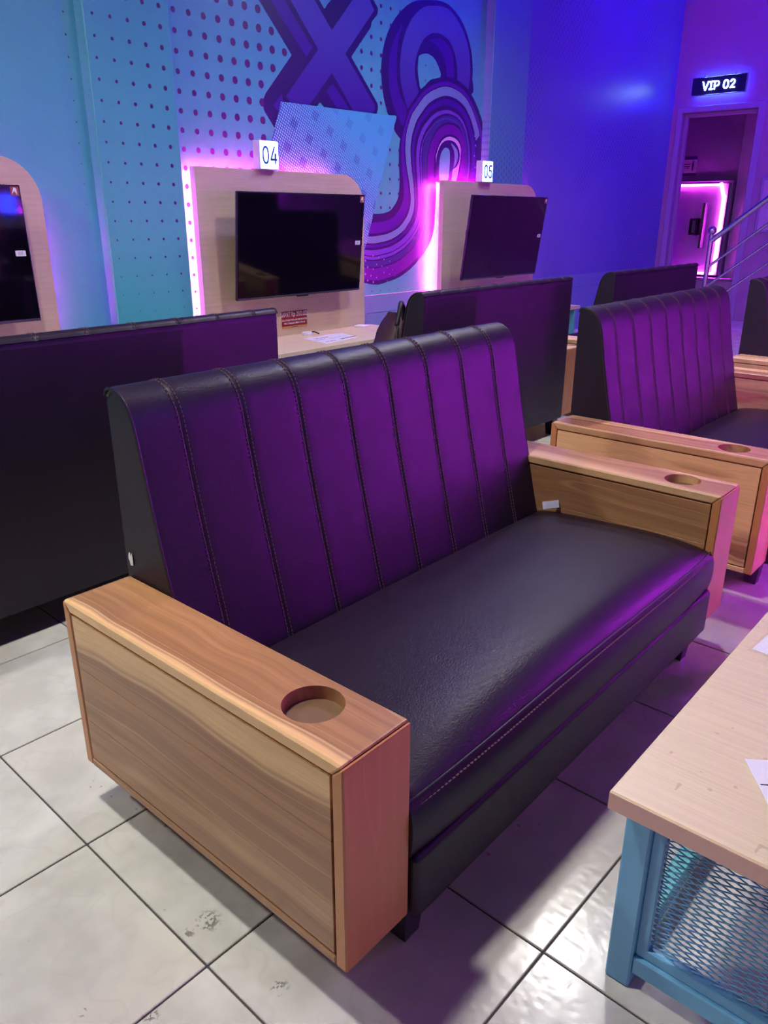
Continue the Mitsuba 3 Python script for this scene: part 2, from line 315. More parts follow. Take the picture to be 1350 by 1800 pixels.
# --- printed mural: thin layers on the wall
D={"x_dark":[(3.454,2.785),(3.828,2.405),(3.561,2.131),(3.539,2.094),(3.534,2.042),(3.548,2.011),(3.633,1.916),(3.874,1.933),(4.103,2.127),(4.331,1.967),
(4.708,2.081),(4.751,2.103),(4.766,2.137),(4.766,2.167),(4.752,2.188),(4.454,2.474),(4.681,2.706),(4.693,2.746),(4.759,2.804),(4.767,2.83),(4.767,2.847),
(4.753,2.862),(4.711,2.895),(4.613,3.005),(4.322,2.894),(4.25,2.818),(4.206,2.785),(4.173,2.747),(4.118,2.795),(4.03,2.89)],"x_face":[(4.097,2.477),(3.822,2.758),
(3.746,2.829),(3.984,2.872),(4.244,2.621),(4.592,2.975),(4.723,2.829),(4.387,2.487),(4.733,2.157),(4.727,2.127),(4.708,2.103),(4.485,2.084),(4.239,2.34),
(3.996,2.104),(3.896,2.0),(3.758,2.134)],"x_side":[[(3.573,2.786),(3.707,2.81),(4.038,2.478),(3.971,2.412)],[(3.715,2.146),(3.727,2.098),(3.669,2.028),(3.632,2.064)],[(4.244,2.268),
(4.173,2.209),(4.278,2.108),(4.432,2.104)]],"card":[(3.704,2.094),(4.995,2.103),(4.58,1.012),(4.528,0.861),(3.441,0.912),(3.524,1.641)],"o_dark":[(5.378,3.007),
(5.487,3.025),(5.571,3.033),(5.701,3.022),(5.838,2.964),(5.951,2.873),(6.038,2.742),(6.075,2.61),(6.079,2.504),(6.065,2.369),(5.606,2.276),(5.185,2.081),
(5.093,1.917),(5.052,1.938),(4.971,2.007),(5.003,2.105),(4.899,2.108),(4.866,2.161),(4.834,2.24),(4.813,2.333),(4.806,2.434),(4.821,2.544),(4.864,2.663),
(4.938,2.773),(5.026,2.857),(5.14,2.936),(5.257,2.984)],"o_face":[(5.489,2.985),(5.601,2.998),(5.718,2.983),(5.841,2.918),(5.938,2.832),(6.008,2.722),(6.035,2.605),
(6.04,2.499),(6.022,2.407),(6.005,2.314),(5.211,2.161),(5.149,2.179),(5.087,2.28),(5.052,2.374),(5.042,2.462),(5.049,2.559),(5.08,2.672),(5.13,2.766),(5.194,2.848),
(5.286,2.92),(5.379,2.963)],"o_inner":[(5.511,2.789),(5.611,2.788),(5.716,2.753),(5.779,2.692),(5.827,2.603),(5.841,2.469),(5.751,2.371),(5.346,2.283),(5.289,2.331),
(5.245,2.426),(5.236,2.5),(5.261,2.593),(5.307,2.667),(5.36,2.726),(5.441,2.771)],"o_hole":[(5.37,2.615),(5.433,2.616),(5.505,2.594),(5.565,2.54),(5.597,2.466),
(5.454,2.426),(5.33,2.343),(5.294,2.408),(5.278,2.483),(5.283,2.551),(5.295,2.59)],"o_side":[[(5.429,2.721),(5.499,2.746),(5.584,2.754),(5.673,2.732),(5.75,2.68),
(5.784,2.598),(5.791,2.479),(5.701,2.461),(5.666,2.568),(5.603,2.653),(5.515,2.703)],[(5.071,2.786),(5.022,2.664),(5.001,2.553),(4.999,2.457),(5.013,2.355),
(5.061,2.247),(5.136,2.162),(5.091,2.042),(5.023,2.099),(4.95,2.199),(4.91,2.307),(4.901,2.431),(4.909,2.533),(4.946,2.632),(5.008,2.72)]],"rib_a":[(4.52,1.33),
(4.586,1.332),(4.653,1.334),(4.721,1.335),(4.79,1.336),(4.858,1.344),(4.923,1.361),(4.97,1.394),(5.008,1.431),(5.033,1.472),(5.044,1.515),(5.048,1.558),
(5.05,1.601),(5.048,1.644),(5.044,1.686),(5.037,1.786),(5.043,1.884),(5.067,1.982),(5.111,2.079),(5.158,2.176),(5.246,2.265),(5.344,2.353),(5.487,2.424),
(5.656,2.473),(5.837,2.467),(5.992,2.423),(6.104,2.347),(6.193,2.26),(6.265,2.164),(6.319,2.062),(6.353,1.955),(6.372,1.845),(6.372,1.733),(6.355,1.619),
(6.343,1.505)],"rib_c":[(4.456,0.827),(4.598,0.791),(4.749,0.771),(4.902,0.788),(5.054,0.819),(5.189,0.873),(5.308,0.942),(5.41,1.022),(5.491,1.111),(5.533,1.211),
(5.546,1.314),(5.55,1.416),(5.551,1.517),(5.546,1.617),(5.541,1.716),(5.543,1.752),(5.545,1.789),(5.555,1.824),(5.568,1.86),(5.588,1.895),(5.61,1.929),(5.644,1.961),
(5.692,1.986),(5.756,1.999),(5.843,1.989),(5.904,1.955),(5.934,1.908),(5.933,1.856),(5.928,1.805),(5.916,1.753),(5.904,1.701),(5.885,1.65),(5.864,1.598),
(5.844,1.547),(5.824,1.495)],"rib_d":[(5.56,1.615),(5.557,1.692),(5.56,1.801),(5.594,1.887),(5.652,1.944),(5.727,1.968),(5.805,1.966),(5.869,1.936),(5.913,1.879),
(5.909,1.801),(5.865,1.747),(5.811,1.719),(5.784,1.622)],"rib_hole":[(5.621,1.617),(5.607,1.761),(5.626,1.847),(5.669,1.895),(5.715,1.906),(5.754,1.887),
(5.765,1.828),(5.763,1.725),(5.737,1.621)],"rib_lens":[(5.774,1.948),(5.855,1.91),(5.89,1.86),(5.877,1.799),(5.825,1.737),(5.837,1.815),(5.825,1.883)]}
LAYER = [0]
def flat(pts_or_poly, mat, name, label=None, layer=1, y=YW, kind=None, holes=None):
    poly = pts_or_poly if hasattr(pts_or_poly, 'geoms') or isinstance(pts_or_poly, Polygon) else Polygon(pts_or_poly).buffer(0)
    h = 0.0006 * layer
    ms = []
    for g in getattr(poly, 'geoms', [poly]):
        if g.area < 1e-6: continue
        m = extrude(g, h)
        v = m.vertices
        ms.append(M(np.stack([v[:, 0], y - v[:, 2], v[:, 1]], 1), m.faces))
    m = cat(*ms); m.fix_normals()
    return put(name, m, mat, 'wall_back', smooth=False, label=label, kind=kind)
def smooth_poly(pts, r=0.012):
    p = Polygon(pts).buffer(0)
    return p.buffer(r, 6).buffer(-2 * r, 6).buffer(r, 6)
def spline_ring(pts, n=6):
    """closed Catmull-Rom through the points"""
    P = np.array(pts); out = []
    for i in range(len(P)):
        p0, p1, p2, p3 = P[i - 1], P[i], P[(i + 1) % len(P)], P[(i + 2) % len(P)]
        for t in np.arange(n) / n:
            out.append(0.5 * ((2 * p1) + (p2 - p0) * t + (2 * p0 - 5 * p1 + 4 * p2 - p3) * t * t + (3 * p1 - p0 - 3 * p2 + p3) * t ** 3))
    g = Polygon(out).buffer(0)
    return max(g.geoms, key=lambda q: q.area) if hasattr(g, 'geoms') else g
def spline_line(pts, n=5):
    P = np.array(pts); Q = np.vstack([2 * P[0] - P[1], P, 2 * P[-1] - P[-2]]); out = []
    for i in range(1, len(Q) - 2):
        p0, p1, p2, p3 = Q[i - 1:i + 3]
        for t in np.arange(n) / n:
            out.append(0.5 * ((2 * p1) + (p2 - p0) * t + (2 * p0 - 5 * p1 + 4 * p2 - p3) * t * t + (3 * p1 - p0 - 3 * p2 + p3) * t ** 3))
    return np.array(out + [P[-1]])
x_dark = smooth_poly(D['x_dark'], .008)
o_dark = spline_ring(D['o_dark'], 4)
ra, rc = spline_line(D['rib_a']), spline_line(D['rib_c'])
n_r = len(ra)
sfrac = np.linspace(0, 1, n_r)
def lerp_f(b, m, t): return np.interp(sfrac, [0, .30, .52, .76, 1.0], [b, b, m, t, t])
def band(f0, f1, i0=0, i1=None):
    a = ra + (rc - ra) * lerp_f(*f0)[:, None]; c = ra + (rc - ra) * lerp_f(*f1)[:, None]
    a, c = a[i0:i1], c[i0:i1]
    return Polygon(np.vstack([a, c[::-1]])).buffer(0)
rib = band((0, 0, 0), (1.03, 1.06, 1.04))
card = Polygon(D['card'])
flat(x_dark, 'print_dark', 'mural_letter', 'dark outline of the painted letter X', 1)
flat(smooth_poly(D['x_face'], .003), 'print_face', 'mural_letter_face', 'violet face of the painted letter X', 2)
for q in D['x_side']: flat(q, 'print_side', 'mural_letter_side', None, 2)
hole = spline_ring(D['o_hole'], 4)
flat(o_dark.difference(hole), 'print_dark', 'mural_letter', 'dark outline of the painted round letter', 1)
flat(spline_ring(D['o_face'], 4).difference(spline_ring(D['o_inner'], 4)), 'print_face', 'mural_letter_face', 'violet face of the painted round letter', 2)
for q in D['o_side']: flat(spline_ring(q, 3).difference(hole), 'print_side', 'mural_letter_side', None, 2)
flat(rib.union(spline_ring(D['rib_d'], 3)), 'print_dark', 'mural_ribbon', 'dark striped ribbon curling below the round letter', 3)
e = int(n_r * .93)
flat(band((.12, .03, .10), (.28, .09, .17), 0, int(n_r * .88)), 'print_violet', 'mural_stripe', None, 4)
flat(band((.32, .11, .185), (.42, .26, .336), 0, int(n_r * .845)), 'print_slate', 'mural_stripe', 'slate blue stripe of the ribbon', 4)
flat(band((.45, .30, .40), (.485, .37, .52)), 'print_side', 'mural_stripe', None, 4)
flat(band((.52, .44, .60), (.60, .53, .645)), 'print_lilac', 'mural_stripe', None, 4)
flat(band((.615, .57, .755), (.66, .585, .77)), 'print_lilac', 'mural_stripe', None, 4)
flat(band((.68, .61, .66), (.77, .77, .74)), 'print_navy', 'mural_stripe', None, 4)
flat(band((.79, .79, .79), (.97, .97, .95)), 'print_plum', 'mural_stripe', None, 4)
cpart = Polygon(np.vstack([rc[int(n_r * .5):], [D['rib_d'][-1], D['rib_d'][0]]])).buffer(0)
dpoly, hpoly = spline_ring(D['rib_d'], 3), spline_ring(D['rib_hole'], 3)
flat(cpart.difference(dpoly), 'print_pale', 'mural_stripe', 'pale crescent inside the ribbon loop', 4)
flat(dpoly, 'print_dark', 'mural_stripe', None, 5)
flat(hpoly, 'mural', 'mural_gap', None, 6)
flat(spline_ring(D['rib_lens'], 3), 'print_slate', 'mural_stripe', None, 6)
flat(card, 'print_card', 'mural_card', 'light blue card with a woven star pattern in the mural', 7)
# specks on the ribbon's lower end
sp = []
for i in range(9):
    for j in range(6):
        x, z = 4.60 + .072 * i + .03 * (j % 2), .74 + .055 * j - .018 * i
        s = .0085 * (1 - i / 11)
        q = Point(x, z).buffer(s, 4)
        if rib.contains(q) and (i + j) % 5 and not card.intersects(q) and i + j < 11: sp.append(q)
for (x, z) in ((6.13, 2.13), (6.15, 2.03), (6.17, 1.95), (6.155, 1.86), (6.18, 1.76), (6.17, 1.62)):
    q = Point(x, z).buffer(.008, 4)
    if rib.contains(q): sp.append(q)
from shapely.ops import unary_union
flat(unary_union(sp), 'print_speck', 'mural_speck', 'pale specks sprinkled on the ribbon', 5, kind='stuff')
# halftone dots
covered = unary_union([x_dark, o_dark.difference(hole), rib, card, dpoly])
dots, dots_c = [], []
def dot_r(x, z):
    r = np.interp(x, [1.95, 2.21, 2.45, 2.83, 3.2, 3.6, 4.2, 4.57, 4.8, 5.4, 5.7], [.004, .009, .0125, .0175, .0235, .027, .023, .0175, .0145, .006, .002])
    g = np.interp(z, [.6, .72, 1.0, 1.5, 2.0, 4], [.2, .36, .62, .88, .96, 1.0])
    if x < 2.8: g = np.interp(z, [.6, .85, 1.2, 2.0, 4], [.15, .35, .62, .92, 1.0])
    return r * g
for i in range(-8, 25):
    for j in range(-16, 10):
        x, z = 2.827 + .1163 * i, 2.414 + .1142 * j
        if 2.76 < x < 5.75 and .69 < z < 3.55:
            r = dot_r(x, z)
            q = affinity.scale(Point(x, z).buffer(1, 5), r * .97, r * 1.03)
            if r > .0025 and not covered.contains(q.centroid): dots.append(q)
for i in range(5):
    for j in range(-16, 10):
        x, z = 2.207 + .1131 * i, 2.396 + .1112 * j
        if .69 < z < 3.55 and dot_r(x, z) > .0025: dots_c.append(affinity.scale(Point(x, z).buffer(1, 5), dot_r(x, z) * .97, dot_r(x, z) * 1.03))
for i in range(2):
    for j in range(-16, 10):
        x, z = 2.080 - .11 * i, 2.395 + .1125 * j
        if z > 1.2 and i == 0: dots.append(Point(x, z).buffer(.0055 * np.interp(z, [1.2, 2.4], [.4, 1]), 4))
flat(unary_union(dots), 'print_dot', 'mural_dot', 'purple halftone dots printed on the wall', 1, kind='stuff')
flat(unary_union(dots_c), 'print_dot', 'mural_dot_column', 'purple halftone dots printed on the column', 1, y=YC, kind='stuff')

# end wall with the open doorway, the small room behind it, and the walls out of view
DY0, DY1, DZ = 2.70, 3.66, 2.60
struct('wall_right', cat(bx(XE, XE + .16, YB, DY0, 0, ZC), bx(XE, XE + .16, DY1, YW + .15, 0, ZC), bx(XE, XE + .16, DY0, DY1, DZ, ZC)), 'plaster_lilac', 'lilac lit end wall around the doorway')
struct('trim_1', cat(bevel_box(XE - .018, XE + .18, DY0 - .09, DY0, 0, DZ + .07, .006), bevel_box(XE - .018, XE + .18, DY1, DY1 + .07, 0, DZ + .07, .006), bevel_box(XE - .018, XE + .18, DY0, DY1, DZ, DZ + .07, .006)), 'frame_paint', 'painted frame of the doorway')
struct('trim_2', cat(bevel_box(XE + .06, XE + .13, DY1 - .05, DY1 - .001, 0, DZ, .008), bevel_box(XE + .06, XE + .13, DY0, DY1 - .05, DZ - .05, DZ - .001, .008)), 'plaster_dark', 'door stop inside the frame')
struct('wall_far', bx(12.45, 12.6, 1.6, 4.6, 0, ZC), 'plaster_dark', 'back wall of the little room beyond the doorway')
put('pilaster', bx(12.30, 12.46, 2.4, 3.375, 0, ZC), 'plaster', 'wall_far', smooth=False)
struct('wall_inner', cat(bx(XE + .16, 12.6, 4.45, 4.6, 0, ZC), bx(XE + .16, 12.6, 1.5, 1.65, 0, ZC)), 'plaster_dark', 'side walls of the little room')
struct('wall_left', bx(XL - .2, XL, YB, YW + .15, 0, ZC), 'outer_wall')
struct('wall_front', bx(0.25, XE, YF - .12, YF, 0, 2.3), 'plaster', 'partition behind the nearer television stations')
struct('wall_rear', bx(XL, XE + .16, YB - .15, YB, 0, ZC), 'outer_wall')
struct('ceiling', bx(XL - .2, 12.6, YB - .2, 4.6, ZC, ZC + .1), 'ceiling_paint')

# ================================================================== lamps
def downlight(x, y, z=3.62, k=1.0, r=.13, shade=.0, colour=None, w=4.0, lab='white round downlight hanging under the ceiling'):
    t = thing('ceiling_lamp', lab, 'lamp')
    put('housing', moved(cat(cyl((0, 0, 0.0045), (0, 0, .09), r + .02, 24), cyl((0, 0, .09), (0, 0, ZC - z), .012, 8)), (x, y, z)), 'white_plastic', t)
    if shade:
        a = m3.Manifold.cylinder(shade + .05, r + .02, r + .02, 32) - m3.Manifold.cylinder(shade + .06, r + .004, r + .004, 32).translate((0, 0, -.005))
        put('shade', moved(to_tm(a), (x, y, z - shade)), 'black_plastic', t)
    put('diffuser', disc((x, y, z), (0, 0, -1), r), 'white_plastic', t, emit=[k * c for c in (colour or LAMP)], weight=w, smooth=False)
downlight(-.20, .62, k=.95, w=10, lab='round white downlight over the near end of the foreground sofa')
downlight(3.30, .82, k=.8, w=6, shade=.06, lab='round white downlight over the gap between the two sofa rows')
downlight(-1.70, 2.40, k=1.0, w=6, lab='round white downlight at the left end of the mural wall')
downlight(4.90, 1.90, k=.5, w=4, shade=.05, lab='round white downlight over the middle of the mural row')
downlight(3.97, 1.83, z=3.85, r=.08, w=3, colour=BLUE_SPOT, lab='small blue ceiling spot above the mural row')


def flood(x, y, z, tx, ty, tz, colour, name):
    """an added, unseen coloured fill light: housing and glowing lens that faces its target"""
    t = thing('added_flood_light', name, 'lamp')
    p, d = np.array([x, y, z]), np.array([tx - x, ty - y, tz - z], float); d /= np.linalg.norm(d)
    put('housing', cat(cyl(p - .12 * d, p - .004 * d, .09, 20), cyl(p - .10 * d, (p[0] - .1 * d[0], p[1] - .1 * d[1], ZC), .01, 8)), 'black_plastic', t)
    put('lens', disc(p, d, .085), 'white_plastic', t, emit=colour, weight=2.5, smooth=False)
flood(7.6, .9, 3.9, 10.6, 2.7, 1.8, ADDED_PURPLE_FLOOD, 'added unseen purple fill light under the ceiling aimed at the end wall')
flood(9.0, 1.2, 3.95, 9.5, 3.8, 2.8, ADDED_BLUE_FLOOD, 'added unseen blue fill light under the ceiling near the doorway')

# ================================================================== sofas
# local frame: x along the sofa, y from front (-0.4225) to rear (+0.4225), z up
HX, HY, AW = 0.891, 0.4225, 0.164
IX = HX - AW                                    # inner half width between the arms
def back_profile(off=0.0):
    """(y, z) of the backrest's face, from the seat up, over the rolled top, to the rear edge"""
    P = [(.190, .335), (.2080, .40), (.233, .50), (.258, .60), (.2815, .70), (.302, .80), (.316, .87), (.324, .905), (.336, .935), (.354, .957), (.376, .970), (.400, .976), (.418, .972), (.4285, .958)]
    P = spline_line(P, 3)
    t = np.gradient(P, axis=0); t /= np.linalg.norm(t, axis=1, keepdims=True)
    return P, np.stack([-t[:, 1], t[:, 0]], 1)   # normals point to the sitter and up
SEAMS = [-IX] + [0.370 - .986 + .1717 * k for k in range(8)] + [IX]
BP, BN = back_profile()
def channel_mesh(a, b, first, last):
    us = .5 - .5 * np.cos(np.linspace(0, 1, 17) * np.pi)
    rows = []
    for u in us:
        w = abs(2 * u - 1)
        d = .0034 * (1 - w ** 13)
        if (first and u < .5) or (last and u > .5): d = .0034 * (1 - .35 * w ** 13)
        rows.append(np.column_stack([np.full(len(BP), a + (b - a) * u), BP + BN * (d - .002)]))
    for flag, at0 in ((first, True), (last, False)):     # the outermost channels turn over the edge
        if flag:
            x = a if at0 else b; s = -1 if at0 else 1
            ring = [np.column_stack([np.full(len(BP), x + s * dx), BP + BN * dd]) for dx, dd in ((.0035, .002), (.0050, -.004))]
            rows = ring[::-1] + rows if at0 else rows + ring
    n, m = len(rows), len(BP)
    V = np.vstack(rows); F = []
    for i in range(n - 1):
        for j in range(m - 1):
            q = (i * m + j, (i + 1) * m + j, (i + 1) * m + j + 1, i * m + j + 1)
            F += [(q[0], q[1], q[2]), (q[0], q[2], q[3])]
    t = M(V, F)
    if t.face_normals[len(F) // 2] @ np.array([0, -1, .3]) < 0: t.invert()
    return t
def stitch_mesh(x):
    out = []
    L = np.r_[0, np.cumsum(np.linalg.norm(np.diff(BP, axis=0), axis=1))]
    for dx in (-.0062, .0062):
        for s in np.arange(.006, L[-1] - .005, .0105):
            p0, p1 = [np.array([np.interp(q, L, BP[:, k]) for k in (0, 1)]) for q in (s, s + .0068)]
            nn = np.array([np.interp(s, L, BN[:, k]) for k in (0, 1)]); 
            h0, h1 = nn * .0008, nn * .0036
            V = [(x + dx + e, *(p + h)) for p in (p0, p1) for h in (h0, h1) for e in (-.0008, .0008)]
            out.append(M(V, [(0, 1, 3), (0, 3, 2), (4, 6, 7), (4, 7, 5), (0, 4, 5), (0, 5, 1), (2, 3, 7), (2, 7, 6), (0, 2, 6), (0, 6, 4), (1, 5, 7), (1, 7, 3)]))
    return cat(*out)
def body_mesh():
    P = BP + BN * -.0045
    prof = np.vstack([[(.225, .105)], [(.185, .25)], P, [(.4275, .94), (.4265, .105)]])
    m = extrude(Polygon(prof).buffer(-.004, 4).buffer(.004, 4), 2 * (IX - .002))
    v = m.vertices
    m = M(np.stack([v[:, 2] - (IX - .002), v[:, 0], v[:, 1]], 1), m.faces); m.fix_normals()
    return m
def side_piping(s):
    P = BP[2:] + BN[2:] * -.006
    return tube(np.column_stack([np.full(len(P), s * (IX - .004)), P]), .0055, 6)
def seat_mesh():
    xs = np.sin(np.linspace(-1, 1, 29) * np.pi / 2)
    prof = spline_line([(.205, .245), (.200, .300), (.185, .345), (.12, .366), (.02, .378), (-.12, .388), (-.26, .391), (-.34, .386), (-.385, .377), (-.418, .362), (-.4375, .338), (-.4425, .305), (-.4400, .265), (-.432, .243)], 4)
    rows = []
    for x in xs:
        e = abs(x) ** 5
        y = prof[:, 0].copy(); z = prof[:, 1].copy()
        dome = np.clip((z - .345) / .04, 0, 1)
        z = z + dome * (.026 * (1 - abs(x) ** 2.6) - .016 * abs(x) ** 8)
        wide = .004 * np.clip((-.424 - y) / .012, 0, 1)
        rows.append(np.column_stack([x * (IX - .003 + wide * abs(x) ** 6), y + .012 * e * np.clip((-.40 - y) / .04, 0, 1), z]))
    n, m = len(rows), len(prof); V = np.vstack(rows); F = []
    for i in range(n - 1):
        for j in range(m - 1):
            F += [(i * m + j, i * m + j + 1, (i + 1) * m + j + 1), (i * m + j, (i + 1) * m + j + 1, (i + 1) * m + j)]
        F += [(i * m + m - 1, i * m, (i + 1) * m), (i * m + m - 1, (i + 1) * m, (i + 1) * m + m - 1)]
    for i in (0, n - 1):
        c = len(V); V = np.vstack([V, rows[i].mean(0)[None]])
        F += [(c, i * m + j, i * m + (j + 1) % m) if i else (c, i * m + (j + 1) % m, i * m + j) for j in range(m)]
    t = M(V, F); t.fix_normals(); return t
def seat_piping():
    x = np.linspace(-1, 1, 61)
    z = .366 - .005 * np.abs(x) ** 6 + .004 * np.cos(3.1 * x + .5)
    y = -.4235 + .012 * np.abs(x) ** 5 - .0015
    return tube(np.column_stack([x * (IX + .001), y, z]), .0028, 6)
def seat_stitch():
    out = []
    for x in np.arange(-.71, .71, .011):
        u = x / IX
        z = .353 + .004 * math.cos(3.1 * u + .5) - .005 * abs(u) ** 6; y = -.4335 + .012 * abs(u) ** 5
        out.append(bx(x, x + .007, y - .0015, y + .002, z - .0008, z + .0008))
    return cat(*out)
def foot_mesh(x, y):
    m = m3.Manifold.cylinder(.106, .030, .042, 4, True)
    q = to_tm(m); q.apply_transform(trimesh.transformations.rotation_matrix(math.pi / 4, [0, 0, 1])); q.apply_translation((x, y, .053)); return q

# armrest boards (for the arm at +x; s = -1 mirrors); ZA0..ZA1 is its height
ZA0, ZA1, CUP = .1125, .538, (.006, -.2685, .055)
def arm_parts(s):
    xo, xi = (HX, IX) if s > 0 else (-HX, -IX)
    x0, x1 = min(xo, xi), max(xo, xi); xc = (x0 + x1) / 2
    top = bevel_prism([(-HY, ZA1), (HY, ZA1), (HY - .0275, ZA1 - .0275), (-HY + .0275, ZA1 - .0275)], x0, x1, .004)
    hole = m3.Manifold.cylinder(.2, CUP[2], CUP[2], 56).translate((xc + CUP[0] * 1, CUP[1], ZA1 - .1))
    topm = m3.Manifold(m3.Mesh(np.asarray(top.vertices, np.float32), np.asarray(top.faces, np.uint32))) - hole
    coreb = bx(x0 + .010, x1 - .010, -HY + .018, HY - .018, ZA0 + .018, ZA1 - .027)
    parts = [('top_board', to_tm(topm), 'teak_top', None),
             ('front_board', bevel_prism([(-HY, ZA1 - .0012), (-HY, ZA0), (-HY + .026, ZA0), (-HY + .026, ZA1 - .0272)], x0, x1, .003), 'teak_upright_redlit', 'front board with upright grain'),
             ('rear_board', bevel_prism([(HY, ZA1 - .0012), (HY, ZA0), (HY - .026, ZA0), (HY - .026, ZA1 - .0272)], x0, x1, .003), 'teak_upright_redlit', None),
             ('bottom_board', bevel_box(x0, x1, -HY + .0262, HY - .0262, ZA0, ZA0 + .020, .0028), 'teak', None)]
    zs = [ZA0 + .0240, .2420, .3780, ZA1 - .0315]
    for side in (1, -1):
        for k in range(3):
            xx = (x1 - .0125, x1 - .0012) if side > 0 else (x0 + .0012, x0 + .0125)
            parts.append(('side_plank', bevel_box(xx[0], xx[1], -HY + .0300, HY - .0300, zs[k] + .0003, zs[k + 1] - .0003, .0007), 'teak', None))
    return coreb, parts
def gen_sofa():
    """list of (path, ply dict, label)"""
    out = []
    P = lambda path, mesh, mat, label=None, smooth=35: out.append((path, mikit.ply(mesh, mat, smooth=smooth), label))
    P('backrest', body_mesh(), 'leather')
    for k in range(9): P('backrest__channel', channel_mesh(SEAMS[k], SEAMS[k + 1], k == 0, k == 8), 'leather', None, 50)
    for x in SEAMS[1:-1]: P('backrest__stitching', stitch_mesh(x), 'thread', 'reddish double stitching', False)
    for s in (-1, 1): P('backrest__piping', side_piping(s), 'piping_leather', None, True)
    P('seat_cushion', seat_mesh(), 'leather', None, 50)
    P('seat_cushion__piping', seat_piping(), 'piping_leather', None, True)
    P('seat_cushion__stitching', seat_stitch(), 'thread', None, False)
    P('seat_base', round_box(-IX + .004, IX - .004, -.437, .24, .098, .2415, .012, 12), 'leather')
    for x in (-IX + .045, IX - .045):
        for y in (-.375, .38): P('foot', foot_mesh(x, y), 'black_plastic', None, False)
    for s in (-1, 1):
        core, parts = arm_parts(s)
        P('armrest', core, 'teak_groove', 'wooden armrest with a cup hole', False)
        for n, m, mat, lab in parts: P('armrest__' + n, m, mat, lab, 25)
    return out
SOFA = gen_sofa()
def sofa(cx, cy, turn, label):
    t = thing('sofa', label, 'sofa', None)
    W = T().translate([cx, cy, 0]) @ T().rotate([0, 0, 1], 180 if turn else 0)
    arm = None
    for path, d, lab in SOFA:
        d = {**d, 'to_world': W}
        if path == 'armrest': arm = put('armrest', d, None, t, label=lab)
        elif path.startswith('armrest__'): put(path[9:], d, None, arm, label=lab)
        elif '__' in path: put(path.split('__')[1], d, None, t + '__' + path.split('__')[0], label=lab)
        else: put(path, d, None, t, label=lab)
    return t
sofa(.986, .150, False, 'large black leather sofa in the foreground with wooden cup-hole armrests on both sides')
sofa(3.08, .150, False, 'black leather sofa lit magenta, second in the front row, right of the foreground sofa')
sofa(5.17, .150, False, 'black leather sofa cut off by the right edge, third of the front row')
sofa(.770, 1.8575, True, 'black leather sofa seen from behind at the left edge')
sofa(3.150, 1.8575, True, 'black leather sofa seen from behind in the middle, with a bag at its end')
sofa(5.180, 1.8575, True, 'farthest black leather sofa seen from behind, before the blue wall near the doorway')
# two little things on the foreground sofa
tg = thing('paper_tag', 'small white folded tag stuck between seat and backrest of the foreground sofa', 'tag')
put('card', moved(bevel_box(-.030, .030, -.002, .002, -.013, .013, .0008), (1.680, .270, .392), rz=-.55, rx=-.35), 'white_plastic', tg)
put('stripe', moved(bevel_box(-.0315, -.018, -.0026, .0026, -.0134, .0134, .0008), (1.680, .270, .392), rz=-.55, rx=-.35), 'white_print', tg)
rag = Polygon([(0, .002), (.010, 0), (.013, .012), (.017, .016), (.014, .028), (.010, .034), (.006, .022), (.001, .034), (-.001, .018)])
m = extrude(rag, .0012); v = m.vertices
m = M(np.stack([.2595 + .0015 - v[:, 2] - .0015, .548 + v[:, 0], .565 + v[:, 1]], 1), m.faces); m.fix_normals()
single('torn_sticker', m, 'white_plastic', 'torn scrap of a pale sticker on the side of the foreground sofa backrest', 'sticker', smooth=False)

# ================================================================== television stations
def panel_shape(w, h, r=.235):
    """upright board with the outer top corner rounded"""
    p = sbox(0, 0, w, h)
    c = sbox(w - r, h - r, w, h).difference(Point(w - r, h - r).buffer(r, 24))
    return p.difference(c)
def upright(poly, depth, chamfer=True):
    m = cat(*[extrude(g, depth) for g in getattr(poly, 'geoms', [poly])]); v = m.vertices
    m = M(np.stack([v[:, 0], depth - v[:, 2], v[:, 1]], 1), m.faces); m.fix_normals(); return m   # front at y = 0, back at y = depth
def glyph(text, h, depth, sx=1.0, bold=False):
    m = meshkit.text_mesh(text, h, depth, bold); v = m.vertices.copy()
    v[:, 0] -= (v[:, 0].min() + v[:, 0].max()) / 2; v[:, 1] -= (v[:, 1].min() + v[:, 1].max()) / 2
    v[:, 0] *= sx
    m = M(np.stack([v[:, 0], -v[:, 2], v[:, 1]], 1), m.faces); m.fix_normals(); return m     # reads from -y
PW, PH = 1.64, 1.620
